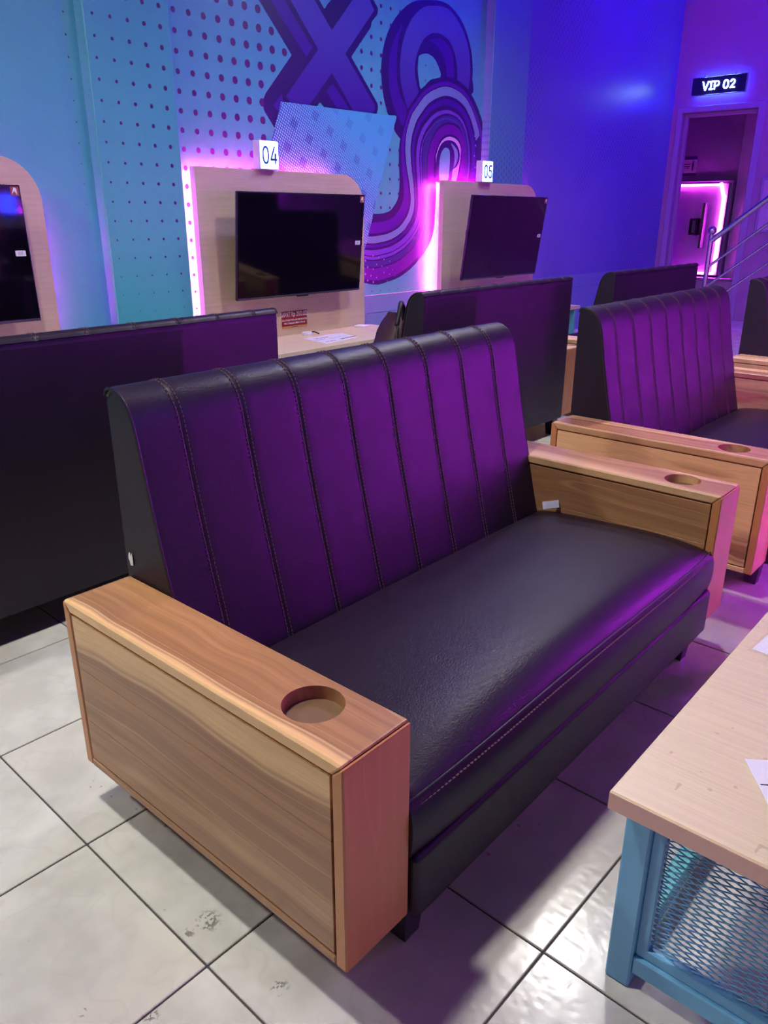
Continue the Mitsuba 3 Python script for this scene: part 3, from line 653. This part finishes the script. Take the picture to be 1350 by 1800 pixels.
def expanded_mesh(w, h, pw=.0385, ph=.0063, t=.0008):
    """expanded metal: diamonds of thin strands inside a w x h window (in the yz plane, from the origin)"""
    out = []
    L = []
    n1 = int((w / pw + h / ph)) + 2
    def seg(a, b): L.append((a, b))
    for k in range(-int(h / ph) - 2, int(w / pw) + 2):
        for s in (1, -1):
            # line y = k*pw + s*(z/ph)*pw ; clipped to the window
            z0, z1 = 0.0, h
            f = lambda z: (k * pw + (z / ph) * pw * .5) if s > 0 else ((k + 0) * pw + pw * .5 * (h / ph) - (z / ph) * pw * .5 - pw * .25 * 0)
            ya, yb = f(0), f(h)
            lo, hi = sorted((ya, yb))
            if hi < 0 or lo > w: continue
            def clipz(yv): return (yv - ya) / (yb - ya) * h
            za, zb = 0.0, h
            if ya < 0: za = clipz(0)
            if ya > w: za = clipz(w)
            if yb < 0: zb = clipz(0)
            if yb > w: zb = clipz(w)
            if zb - za > .004: seg((f(za), za), (f(zb), zb))
    for a, b in L:
        a, b = np.array(a), np.array(b); d = (b - a) / np.linalg.norm(b - a); nrm = np.array([-d[1], d[0]]) * t
        V = [(x, *q) for x in (-.0012, .0012) for q in (a - nrm, b - nrm, b + nrm, a + nrm)]
        out.append(M(V, [(0, 1, 2), (0, 2, 3), (4, 6, 5), (4, 7, 6), (0, 4, 5), (0, 5, 1), (1, 5, 6), (1, 6, 2), (2, 6, 7), (2, 7, 3), (3, 7, 4), (3, 4, 0)]))
    return cat(*out)
class Frame:
    """local station frame: x to the right, y towards the wall, z up; turned for the row that faces the other way"""
    def __init__(s, x, y, turn): s.x, s.y, s.turn = x, y, turn
    def __call__(s, m):
        m = m.copy()
        if s.turn: m.apply_transform(trimesh.transformations.rotation_matrix(math.pi, [0, 0, 1]))
        m.apply_translation((s.x, s.y, 0)); return m
def table(fr, x0, x1, y0, y1, label, frame_mat, zt=.450, full=False):
    t = thing('table', label, 'table')
    put('table_top', fr(bevel_box(x0, x1, y0, y1, zt - .034, zt, .003)), 'laminate_top', t, smooth=25)
    put('pink_light_edge', fr(bevel_box(x0 - .0016 if not fr.turn else x1, x0 if not fr.turn else x1 + .0016, y0 + .001, y1 - .001, zt - .033, zt - .0012, .0005)), 'laminate_pink_light', t, smooth=False)  # thin strip on the table end that carries the painted pink light
    lw, zz = .045, zt - .0345
    xa, xb, ya, yb = x0 + .058, x1 - .058, y0 + .012, y1 - .03
    for lx in (xa, xb - lw):
        for ly in (ya, yb - lw):
            put('leg', fr(bevel_box(lx, lx + lw, ly, ly + lw, 0, zz, .003)), frame_mat, t, smooth=25)
    for lx in (xa + .004, xb - lw + .004):
        for z0 in (.035, zz - .041):
            put('rail', fr(bevel_box(lx, lx + lw - .008, ya + lw, yb - lw, z0, z0 + .040, .003)), frame_mat, t, smooth=25)
    if full: put('rail', fr(bevel_box(xa + lw, xb - lw, ya + .006, ya + lw - .006, .03, .068, .003)), 'teal_steel', t, smooth=25)
    put('rail', fr(bevel_box(xa + lw, xb - lw, yb - lw + .004, yb - .004, zz - .041, zz - .001, .003)), frame_mat, t, smooth=25)
    if full:
        w, h = (yb - ya - 2 * lw), (zz - .041 - .075)
        for lx in ((xb - lw / 2,) if fr.turn else (xa + lw / 2,)):
            m = expanded_mesh(w - .016, h - .016)
            m.apply_translation((lx, ya + lw + .008, .075 + .008))
            put('mesh_panel', fr(m), 'blue_steel', t, smooth=False, label='expanded metal mesh panel')
            fw, d = .022, .011
            yy0, yy1, z0, z1 = ya + lw, yb - lw, .075, zz - .041
            put('mesh_frame', fr(cat(bevel_box(lx - d, lx + d, yy0, yy0 + fw, z0, z1, .002), bevel_box(lx - d, lx + d, yy1 - fw, yy1, z0, z1, .002), bevel_box(lx - d, lx + d, yy0, yy1, z0, z0 + fw, .002), bevel_box(lx - d, lx + d, yy0, yy1, z1 - fw, z1, .002))), 'blue_steel', t, smooth=25)
    return t
def television(fr, cx, yb, zb, label, group=None, tilt=.098, swivel=0.0, W=1.245, H=.712, reach=.16):
    """yb, zb: depth and height of its lower edge"""
    t = thing('television', label, 'television', group)
    def pl(m): return fr(moved(moved(m, rx=-0.0), (0, 0, 0))) if False else fr(moved(m, (cx, yb, zb), rz=swivel, rx=tilt))
    # rx tilts the top towards the viewer
    put('housing', pl(cat(bevel_box(-W / 2, W / 2, 0.001, .028, 0, H, .004), bevel_box(-W * .34, W * .34, .028, .062, .07, H * .72, .01))), 'tv_body', t)
    put('screen', pl(bevel_box(-W / 2 + .007, W / 2 - .007, -.0012, .004, .018, H - .007, .0006)), 'tv_screen', t, smooth=False)
    put('lower_strip', pl(bevel_box(-W / 2 + .004, W / 2 - .004, -.0022, .003, .003, .0145, .0008)), 'tv_strip', t, smooth=False)
    put('sensor', pl(bevel_box(-.055, .055, .000, .014, -.0075, .001, .001)), 'black_plastic', t, smooth=False)
    s = -1 if fr.turn else 1
    lab = put('label_sticker', pl(bevel_box(W / 2 - .085, W / 2 - .028, -.0020, 0, H * .49, H * .49 + .030, .0003)), 'white_plastic', t, smooth=False, label='small white label')
    lt = glyph('||||||', .010, .0005); put('barcode', pl(moved(lt, (W / 2 - .0565, -.0020, H * .49 + .015))), 'ink', lab, smooth=False)
    st = put('corner_sticker', pl(bevel_box(W / 2 - .056, W / 2 - .010, -.0020, 0, H - .055, H - .009, .0003)), 'orange_print', t, smooth=False, label='small square orange sticker')
    tri = upright(Polygon([(-.018, -.016), (-.004, .020), (.010, .016), (.012, -.018), (-.002, .002)]), .0006)
    put('emblem', pl(moved(tri, (W / 2 - .034, -.0027, H - .033))), 'white_print', st, smooth=False)
    zc = .32
    yt = yb + .058 - zc * math.sin(tilt)
    arm = cat(bevel_box(cx - .11, cx + .11, yt, yt + .012, zb + zc - .12, zb + zc + .12, .003), cyl((cx, yt + .01, zb + zc), (cx, yb + reach - .004, zb + zc), .018, 12), bevel_box(cx - .06, cx + .06, yb + reach - .008, yb + reach - .0005, zb + zc - .09, zb + zc + .09, .002))
    put('wall_bracket', fr(arm), 'dark_metal', t)
    return t
def station(fr, number, lab_panel, box_x=.605, colour=None, height=PH, lab_box='', top=((.05, PW - .26),), open_sides=None, spacers=(.3, 1.25)):
    """panel with led strips in the gap to the wall; front of the panel at local y = 0"""
    col = colour or MAGENTA
    t = thing('screen_backdrop', lab_panel, 'backdrop')
    put('board', fr(upright(panel_shape(PW, height), .050)), 'laminate', t, smooth=30)
    gy0, gy1 = .056, .120
    vs = (.46, height - .02)
    if open_sides is None:
        put('led_strip', fr(bevel_box(.030, .044, gy0, gy0 + .010, *vs, .002)), 'white_plastic', t, emit=col, smooth=False, weight=2.0, label='glowing magenta led strip')
        for xa, xb in top: put('led_strip', fr(bevel_box(xa, xb, gy0, gy0 + .010, height - .050, height - .036, .002)), 'white_plastic', t, emit=[.5 * c for c in col], smooth=False)
        put('led_strip', fr(bevel_box(PW - .062, PW - .050, gy0, gy0 + .010, .46, height - .26, .002)), 'white_plastic', t, emit=VIOLET, smooth=False)
    else:
        for x, q in open_sides: put('led_strip', fr(bevel_box(x - .009, x + .009, gy0 - .002, gy0 + .030, *vs, .002)), 'white_plastic', t, emit=[q * c for c in AISLE_MAGENTA], smooth=False, weight=2.5)
        put('led_strip', fr(bevel_box(.05, PW - .26, gy0, gy0 + .012, height - .030, height - .012, .002)), 'white_plastic', t, emit=[c * q for c, q in zip(AISLE_MAGENTA, (2., 2.5, 4.))], smooth=False)
    put('spacer', fr(cat(*[bevel_box(x, x + .05, .0505, .130, z, z + .05, .002) for x in spacers for z in (.6, 1.2)])), 'dark_metal', t)
    if number:
        nb = thing('number_sign', lab_box, 'sign')
        m = lambda q: fr(moved(q, (box_x, 0, height)))
        put('case', m(bevel_box(-.086, .086, -.052, .020, .001, .188, .004)), 'white_plastic', nb, smooth=25)
        put('face', m(bevel_box(-.082, .082, -.060, -.0525, .005, .184, .003)), 'white_plastic', nb, emit=(1.1, 2.0, 60.0), smooth=25, weight=.8)
        if number.strip(): put('digits', m(moved(glyph(number, .112, .0012, .74), (0, -.0601, .094))), 'digit_ink', nb, smooth=False)
        put('cable', m(tube(spline_line([(.088, .0, .02), (.105, -.004, .05), (.108, .0, .09), (.095, .012, .07), (.102, .02, .004)], 5), .0022, 6)), 'black_plastic', nb, smooth=True)
    return t
YP = 3.660                                                   # front of the panels on the mural wall
station(Frame(.090, YP, False), None, 'pale wood television backdrop cut by the left edge, with violet glow along its side')
station(Frame(2.795, YP, False), '04', 'pale wood television backdrop with rounded corner and magenta glow below the 04 box', lab_box='small glowing box with the digits 04 on the television panel left of the card mural')
station(Frame(5.505, YP, False), '05', 'pale wood television backdrop with magenta glow below the 05 box', lab_box='small glowing box with the digits 05 on the right-hand television panel', top=((.05, .745), (1.41, 1.50)), spacers=(.3, 1.46))
table(Frame(2.795, YP, False), .02, 1.690, -.62, -.002, 'pale wood table under the screen of station 04 with papers on it', 'teal_steel')
table(Frame(.090, YP, False), .02, 1.690, -.62, -.002, 'pale wood table of station 03, behind the left rear sofa', 'teal_steel')
table(Frame(5.505, YP, False), .02, 1.600, -.62, -.002, 'pale wood table of station 05 with a teal leg, behind the middle rear sofa', 'teal_steel')
A = Frame(0, 0, False)
television(A, .925, 3.50, .757, 'black wall television at the left edge with blue reflections', tilt=-.03)
television(A, 3.580, 3.50, .760, 'black wall television below the 04 box')
television(A, 5.925, 3.28, .782, 'black wall television below the 05 box, tilted forward', tilt=.13, reach=.3806)

# the row behind the viewer: its table reaches into the picture, its leds and screens light the sofas
YP2 = -1.205
sts = ((2.085, ' ', 'pale wood television backdrop of the nearest front-row station, right of the picture'),
       (4.790, '02', 'pale wood television backdrop of the second front-row station, right of the picture'),
       (7.490, None, 'pale wood television backdrop of the third front-row station, right of the picture'))
for k, (x1, num, lab) in enumerate(sts):
    station(Frame(x1, YP2, True), num, lab, lab_box='glowing box with the digits 02 on the second front-row backdrop, right of the picture' if k else 'blank glowing box on the nearest front-row backdrop, right of the picture', open_sides=((.006, 1), (PW - .006, 1)) if k else ((.006, 1), (PW - .006, .075)), box_x=1.17)
table(Frame(2.085, YP2, True), .0, 1.667, -.650, -.002, 'pale wood table with a blue steel mesh frame in the right foreground', 'blue_steel', full=True)
for x1, lab in ((4.790, 'second'), (7.490, 'third')):
    table(Frame(x1, YP2, True), .0, 1.667, -.650, -.002, f'pale wood table of the {lab} front-row station, right of the picture', 'blue_steel')
B = Frame(0, 0, True)
for cx, lab in ((1.27, 'nearest'), (3.97, 'second'), (6.67, 'third')):
    television(B, -cx, 1.045, .76, f'black television of the {lab} front-row station, right of the picture')

# ------------------------------------------------------------------ things on the mural row
sg = thing('notice_plate', 'red notice plate about a cash fine above the table of station 04', 'sign')
m = lambda q, x=0, z=0: moved(q, (3.628 + x, YP - .004, .566 + z))
put('plate', m(bevel_box(-.132, .132, 0, .0035, -.047, .063, .0008)), 'red_print', sg, smooth=False)
put('gold_band', m(bevel_box(-.132, .132, 0, .0035, -.063, -.0472, .0008)), 'gold_print', sg, smooth=False)
put('headline', m(moved(glyph('DAPAT Rp 200.000', .034, .0008, .70, True), (0, -.0001, .036))), 'white_print', sg, smooth=False)
put('text_line', m(moved(glyph('JIKA PETUGAS TIDAK BISA MENUNJUKKAN', .0125, .0006, .72, True), (0, -.0001, -.002))), 'white_print', sg, smooth=False)
put('text_line', m(moved(glyph('NOTA TRANSAKSI SEWAKTU BAYAR', .0125, .0006, .72, True), (0, -.0001, -.026))), 'white_print', sg, smooth=False)
put('text_line', m(moved(glyph('S & K BERLAKU', .008, .0006, .8, True), (0, -.0001, -.055))), 'ink', sg, smooth=False)
pk = thing('charging_puck', 'round white device with a short black strap on the table of station 04', 'device')
put('body', cat(cyl((3.665, 3.56, .4505), (3.665, 3.56, .466), .040, 32, .042), cyl((3.665, 3.56, .466), (3.665, 3.56, .475), .042, 32, .037)), 'white_plastic', pk)
put('strap', tube([(3.705, 3.555, .468), (3.725, 3.55, .472), (3.745, 3.545, .464), (3.765, 3.53, .454)], .005, 8), 'black_plastic', pk, smooth=True)
sh = thing('paper_sheet', 'white printed paper sheet with brown scribbles on the table of station 04', 'paper')
sheet = Polygon([(3.505, 3.43), (3.80, 3.46), (3.925, 3.44), (3.86, 3.20), (3.62, 3.145), (3.45, 3.13)])
mm = extrude(sheet, .0008); mm.apply_translation((0, 0, .4502)); put('sheet', mm, 'white_paper', sh, smooth=False)
for x, y, w, h, r in ((3.62, 3.36, .16, .012, .05), (3.78, 3.23, .20, .018, .15), (3.56, 3.20, .10, .010, 0.), (3.55, 3.30, .12, .006, .1), (3.70, 3.30, .14, .006, .08)):
    put('print_line', moved(bx(-w / 2, w / 2, -h / 2, h / 2, 0, .0003), (x, y, .4510), rz=r), 'brown_ink' if w > .13 else 'ink', sh, smooth=False)
ch = thing('white_charger', 'flat square white charger at the far end of the station 04 table', 'device')
put('body', moved(bevel_box(-.055, .055, -.045, .045, 0, .012, .003), (4.315, 3.585, .4504), rz=.25), 'white_plastic', ch)
put('pad', moved(cyl((0, 0, 0), (0, 0, .002), .034, 24), (4.315, 3.585, .4624)), 'white_paper', ch)

# papers on the foreground table
ps = thing('paper_sheet', 'bluish white paper corner on the foreground table by the right edge', 'paper')
put('sheet', moved(bevel_box(-.105, .105, -.1485, .1485, 0, .0014, .0004), (1.168, -.700, .4503), rz=1.50), 'white_paper', ps, smooth=False)
put('margin', moved(bevel_box(-.112, .112, -.156, .156, 0, .0005, .0002), (1.168, -.700, .4500), rz=1.50), 'kraft_paper', ps, smooth=False)
ev = thing('envelope', 'small white envelope with a beige flap near the corner of the foreground table', 'paper')
put('sleeve', moved(bevel_box(-.055, .055, -.09, .09, 0, .002, .0006), (.600, -.790, .4503), rz=-.95), 'white_paper', ev, smooth=False)
fl = extrude(Polygon([(-.055, -.09), (.055, -.09), (.03, -.125), (-.03, -.125)]), .0012)
put('flap', moved(fl, (.600, -.790, .4505), rz=-.95), 'kraft_paper', ev, smooth=False)
put('fold', moved(bx(-.050, .050, -.0012, .0012, .002, .0026), (.62, -.775, .4503), rz=-.95), 'ink', ev, smooth=False)

# bag leaning on the seat of the middle rear sofa
bg = thing('bag', 'dark red and black slouching bag at the end of the middle rear sofa', 'bag')
bx_, by_, bz_ = 2.635, 1.865, .418
prof = [(-.17, 0), (.12, 0), (.135, .12), (.115, .24), (.105, .34), (.085, .415), (.035, .345), (-.04, .25), (-.115, .12)]
pp = spline_ring(prof, 4)
rings = []
for k, (yy, sc) in enumerate(((-.085, .55), (-.075, .82), (-.04, .97), (0, 1.0), (.04, .97), (.075, .82), (.085, .55))):
    q = np.array(pp.exterior.coords)[:-1]; q = (q - [0, .12]) * sc + [0, .12]
    q = q + .006 * np.stack([np.sin(q[:, 1] * 60 + k), np.cos(q[:, 0] * 50 + 2 * k)], 1)
    q[:, 1] = np.maximum(q[:, 1], 0)
    rings.append(np.column_stack([q[:, 0], np.full(len(q), yy), q[:, 1]]))
n, mm_ = len(rings), len(rings[0]); V = np.vstack(rings); F = []
for i in range(n - 1):
    for j in range(mm_):
        l = (j + 1) % mm_
        F += [(i * mm_ + j, i * mm_ + l, (i + 1) * mm_ + l), (i * mm_ + j, (i + 1) * mm_ + l, (i + 1) * mm_ + j)]
for i in (0, n - 1):
    c = len(V); V = np.vstack([V, rings[i].mean(0)[None]])
    F += [(c, i * mm_ + j, i * mm_ + (j + 1) % mm_) for j in range(mm_)]
bag = M(V, F); bag.fix_normals()
put('body', moved(bag, (bx_, by_, bz_)), 'bag_mesh', bg)
hd = spline_line([(.045, -.05, .345), (.07, -.045, .405), (.10, -.03, .452), (.145, 0, .452), (.175, .01, .415), (.165, .02, .35), (.13, .02, .28)], 5)
put('handle', moved(tube(hd, .013, 8), (bx_, by_, bz_)), 'bag_strap', bg, smooth=True)
for dx in (-.02, .035):
    st_ = spline_line([(dx - .09, -.088, .02), (dx - .045, -.092, .14), (dx + .015, -.085, .25), (dx + .05, -.070, .35)], 5)
    put('seam_band', moved(tube(st_, .007, 6), (bx_, by_, bz_)), 'bag_strap', bg, smooth=True)

# ------------------------------------------------------------------ far end: room sign, door sign, bracket, railing
vp = thing('room_sign', 'dark lit sign reading VIP 02 with blue halo above the doorway', 'sign')
sx, sy, sz, sw, sh_ = XE - .075, 3.213, 2.887, .675, .195
def onend(m, x, y, z):
    """mesh that reads from -y, turned to read from -x"""
    return moved(m, (x, y, z), rz=-math.pi / 2)
put('board', onend(bevel_box(-sw / 2, sw / 2, 0, .02, -sh_ / 2, sh_ / 2, .003), sx, sy, sz), 'sign_board', vp, smooth=False)
put('rim', onend(cat(bevel_box(-sw / 2 - .008, sw / 2 + .008, -.006, .022, -sh_ / 2 - .010, -sh_ / 2, .002), bevel_box(sw / 2, sw / 2 + .010, -.006, .022, -sh_ / 2 - .010, sh_ / 2 + .006, .002), bevel_box(-sw / 2 - .008, sw / 2 + .008, -.004, .022, sh_ / 2, sh_ / 2 + .005, .002)), sx, sy, sz), 'chrome', vp, smooth=False)
put('lettering', onend(glyph('VIP 02', .098, .012, .95, True), sx - .001, sy, sz), 'white_plastic', vp, smooth=False, emit=(5.0, 8.5, 12.0), weight=.5, label='glowing white letters')
put('halo_strip', onend(cat(bevel_box(-sw / 2 + .04, sw / 2 - .04, .022, .040, sh_ / 2 - .045, sh_ / 2 - .030, .002), bevel_box(-sw / 2 + .04, sw / 2 - .04, .022, .040, -sh_ / 2 + .03, -sh_ / 2 + .045, .002)), sx, sy, sz), 'white_plastic', vp, smooth=False, emit=SIGNBLUE, label='blue halo strip behind the board')
put('hook', onend(cat(cyl((-.19, .01, sh_ / 2), (-.19, .01, sh_ / 2 + .03), .004, 8), cyl((.2, .01, sh_ / 2), (.2, .01, sh_ / 2 + .03), .004, 8), cyl((-.19, .01, sh_ / 2 - .03), (-.19, .075, sh_ / 2 - .03), .006, 8), cyl((.2, .01, sh_ / 2 - .03), (.2, .075, sh_ / 2 - .03), .006, 8)), sx, sy, sz), 'dark_metal', vp)

ns = thing('restroom_sign', 'small white pictogram sign on the back wall beyond the doorway', 'sign')
put('plate', onend(bevel_box(-.105, .105, 0, .006, -.125, .125, .002), 12.44, 4.165, 2.055), 'white_plastic', ns, smooth=False)
put('border', onend(cat(bevel_box(-.105, .105, -.002, .004, .09, .135, .001), bevel_box(-.105, .105, -.002, .004, -.135, -.10, .001)), 12.44, 4.165, 2.055), 'sign_board', ns, smooth=False)
fig = unary_union([Point(.05, .055).buffer(.014, 8), Polygon([(.03, .04), (.07, .04), (.062, -.02), (.058, -.07), (.042, -.07), (.038, -.02)]), sbox(-.085, .02, .005, .034), sbox(-.085, -.014, .005, 0), sbox(-.07, -.035, -.01, -.025)])
put('pictogram', onend(upright(fig, .002), 12.432, 4.165, 2.055), 'ink', ns, smooth=False)

np_ = thing('wall_niche', 'magenta lit television niche beyond the doorway', 'panel')
put('board', bevel_box(12.16, 12.44, 3.43, 4.20, .48, 1.79, .004), 'plaster', np_, smooth=False)
put('frame', cat(bevel_box(12.22, 12.44, 3.39, 3.43, .45, 1.82, .004), bevel_box(12.18, 12.44, 4.20, 4.26, .45, 1.82, .004), bevel_box(12.22, 12.44, 3.39, 4.26, 1.79, 1.83, .004)), 'plaster_dark', np_, smooth=False)
ledp = (110.0, 4.0, 160.0)
put('led_strip', bevel_box(12.125, 12.16, 3.455, 3.495, .52, 1.62, .003), 'white_plastic', np_, emit=ledp, smooth=False, weight=.5)
lm = bevel_box(-.018, .018, -.018, .018, -.115, .115, .003)
put('led_strip', moved(lm, (12.142, 3.510, 1.685), rx=-.32), 'white_plastic', np_, emit=ledp, smooth=False, weight=.5)
put('led_strip', bevel_box(12.125, 12.16, 3.54, 4.17, 1.755, 1.783, .003), 'white_plastic', np_, emit=[.55 * c for c in ledp], smooth=False, weight=.3)
put('led_strip', bevel_box(12.125, 12.16, 3.47, 4.15, .49, .52, .003), 'white_plastic', np_, emit=[.55 * c for c in ledp], smooth=False, weight=.3)
ct = thing('low_cabinet', 'low magenta lit cabinet under the niche beyond the doorway', 'cabinet')
put('body', bevel_box(11.95, 12.24, 3.10, 4.2, 0, .42, .004), 'plaster', ct, smooth=False)
put('top', bevel_box(11.92, 12.245, 3.08, 4.22, .42, .448, .004), 'plaster_dark', ct, smooth=False)
bk = thing('screen_bracket', 'dark swivel bracket holding a screen edge-on inside the lit niche', 'bracket')
put('wall_plate', cat(bevel_box(12.12, 12.159, 3.90, 3.93, 1.06, 1.30, .003), bevel_box(12.12, 12.159, 3.74, 3.93, 1.06, 1.09, .003), bevel_box(12.12, 12.159, 3.74, 3.93, 1.27, 1.30, .003), bevel_box(12.11, 12.159, 3.74, 3.80, 1.06, 1.30, .003)), 'dark_metal', bk)
put('arm', cat(bevel_box(11.90, 12.13, 3.70, 3.76, 1.12, 1.24, .006), cyl((11.9, 3.73, 1.06), (11.9, 3.73, 1.30), .03, 12)), 'dark_metal', bk)
put('screen', moved(bevel_box(-.45, .0, -.016, .016, -.32, .30, .004), (12.02, 3.66, 1.21), rz=math.radians(15.0)), 'tv_body', bk)

rl = thing('stair_railing', 'stainless steel stair railing with a ball on its post at the right edge', 'railing')
RX = 9.2
put('post', cyl((RX, 2.530, 0), (RX, 2.530, 1.11), .027, 20), 'chrome', rl)
put('post', cyl((RX, 1.05, 0), (RX, 1.05, 2.30), .027, 20), 'chrome', rl)
put('ball', cat(moved(trimesh.creation.icosphere(3, .047), (RX, 2.530, 1.172)), cyl((RX, 2.53, 1.105), (RX, 2.53, 1.135), .03, 16, .014)), 'chrome', rl, smooth=True)
k = .81
def rail(z, r, y0=2.530): return cyl((RX - .002, y0, z), (RX - .002, 1.02, z + (y0 - 1.02) * k), r, 14)
put('handrail', rail(1.055, .030), 'chrome', rl)
for z in (.760, .530, .290): put('bar', rail(z, .0155), 'chrome', rl)
st = thing('wall_board', 'pale framed board on the end wall by the stair railing', 'board')
put('panel', onend(bevel_box(-.20, .20, 0, .02, -.30, .30, .003), XE - .022, 2.29, 1.46), 'plaster', st, smooth=False)
put('rim', onend(cat(bevel_box(-.225, -.20, -.006, .022, -.325, .325, .003), bevel_box(-.225, .225, -.006, .022, -.325, -.30, .003), bevel_box(-.225, .225, -.006, .022, .30, .325, .003)), XE - .024, 2.29, 1.46), 'frame_paint', st, smooth=False)
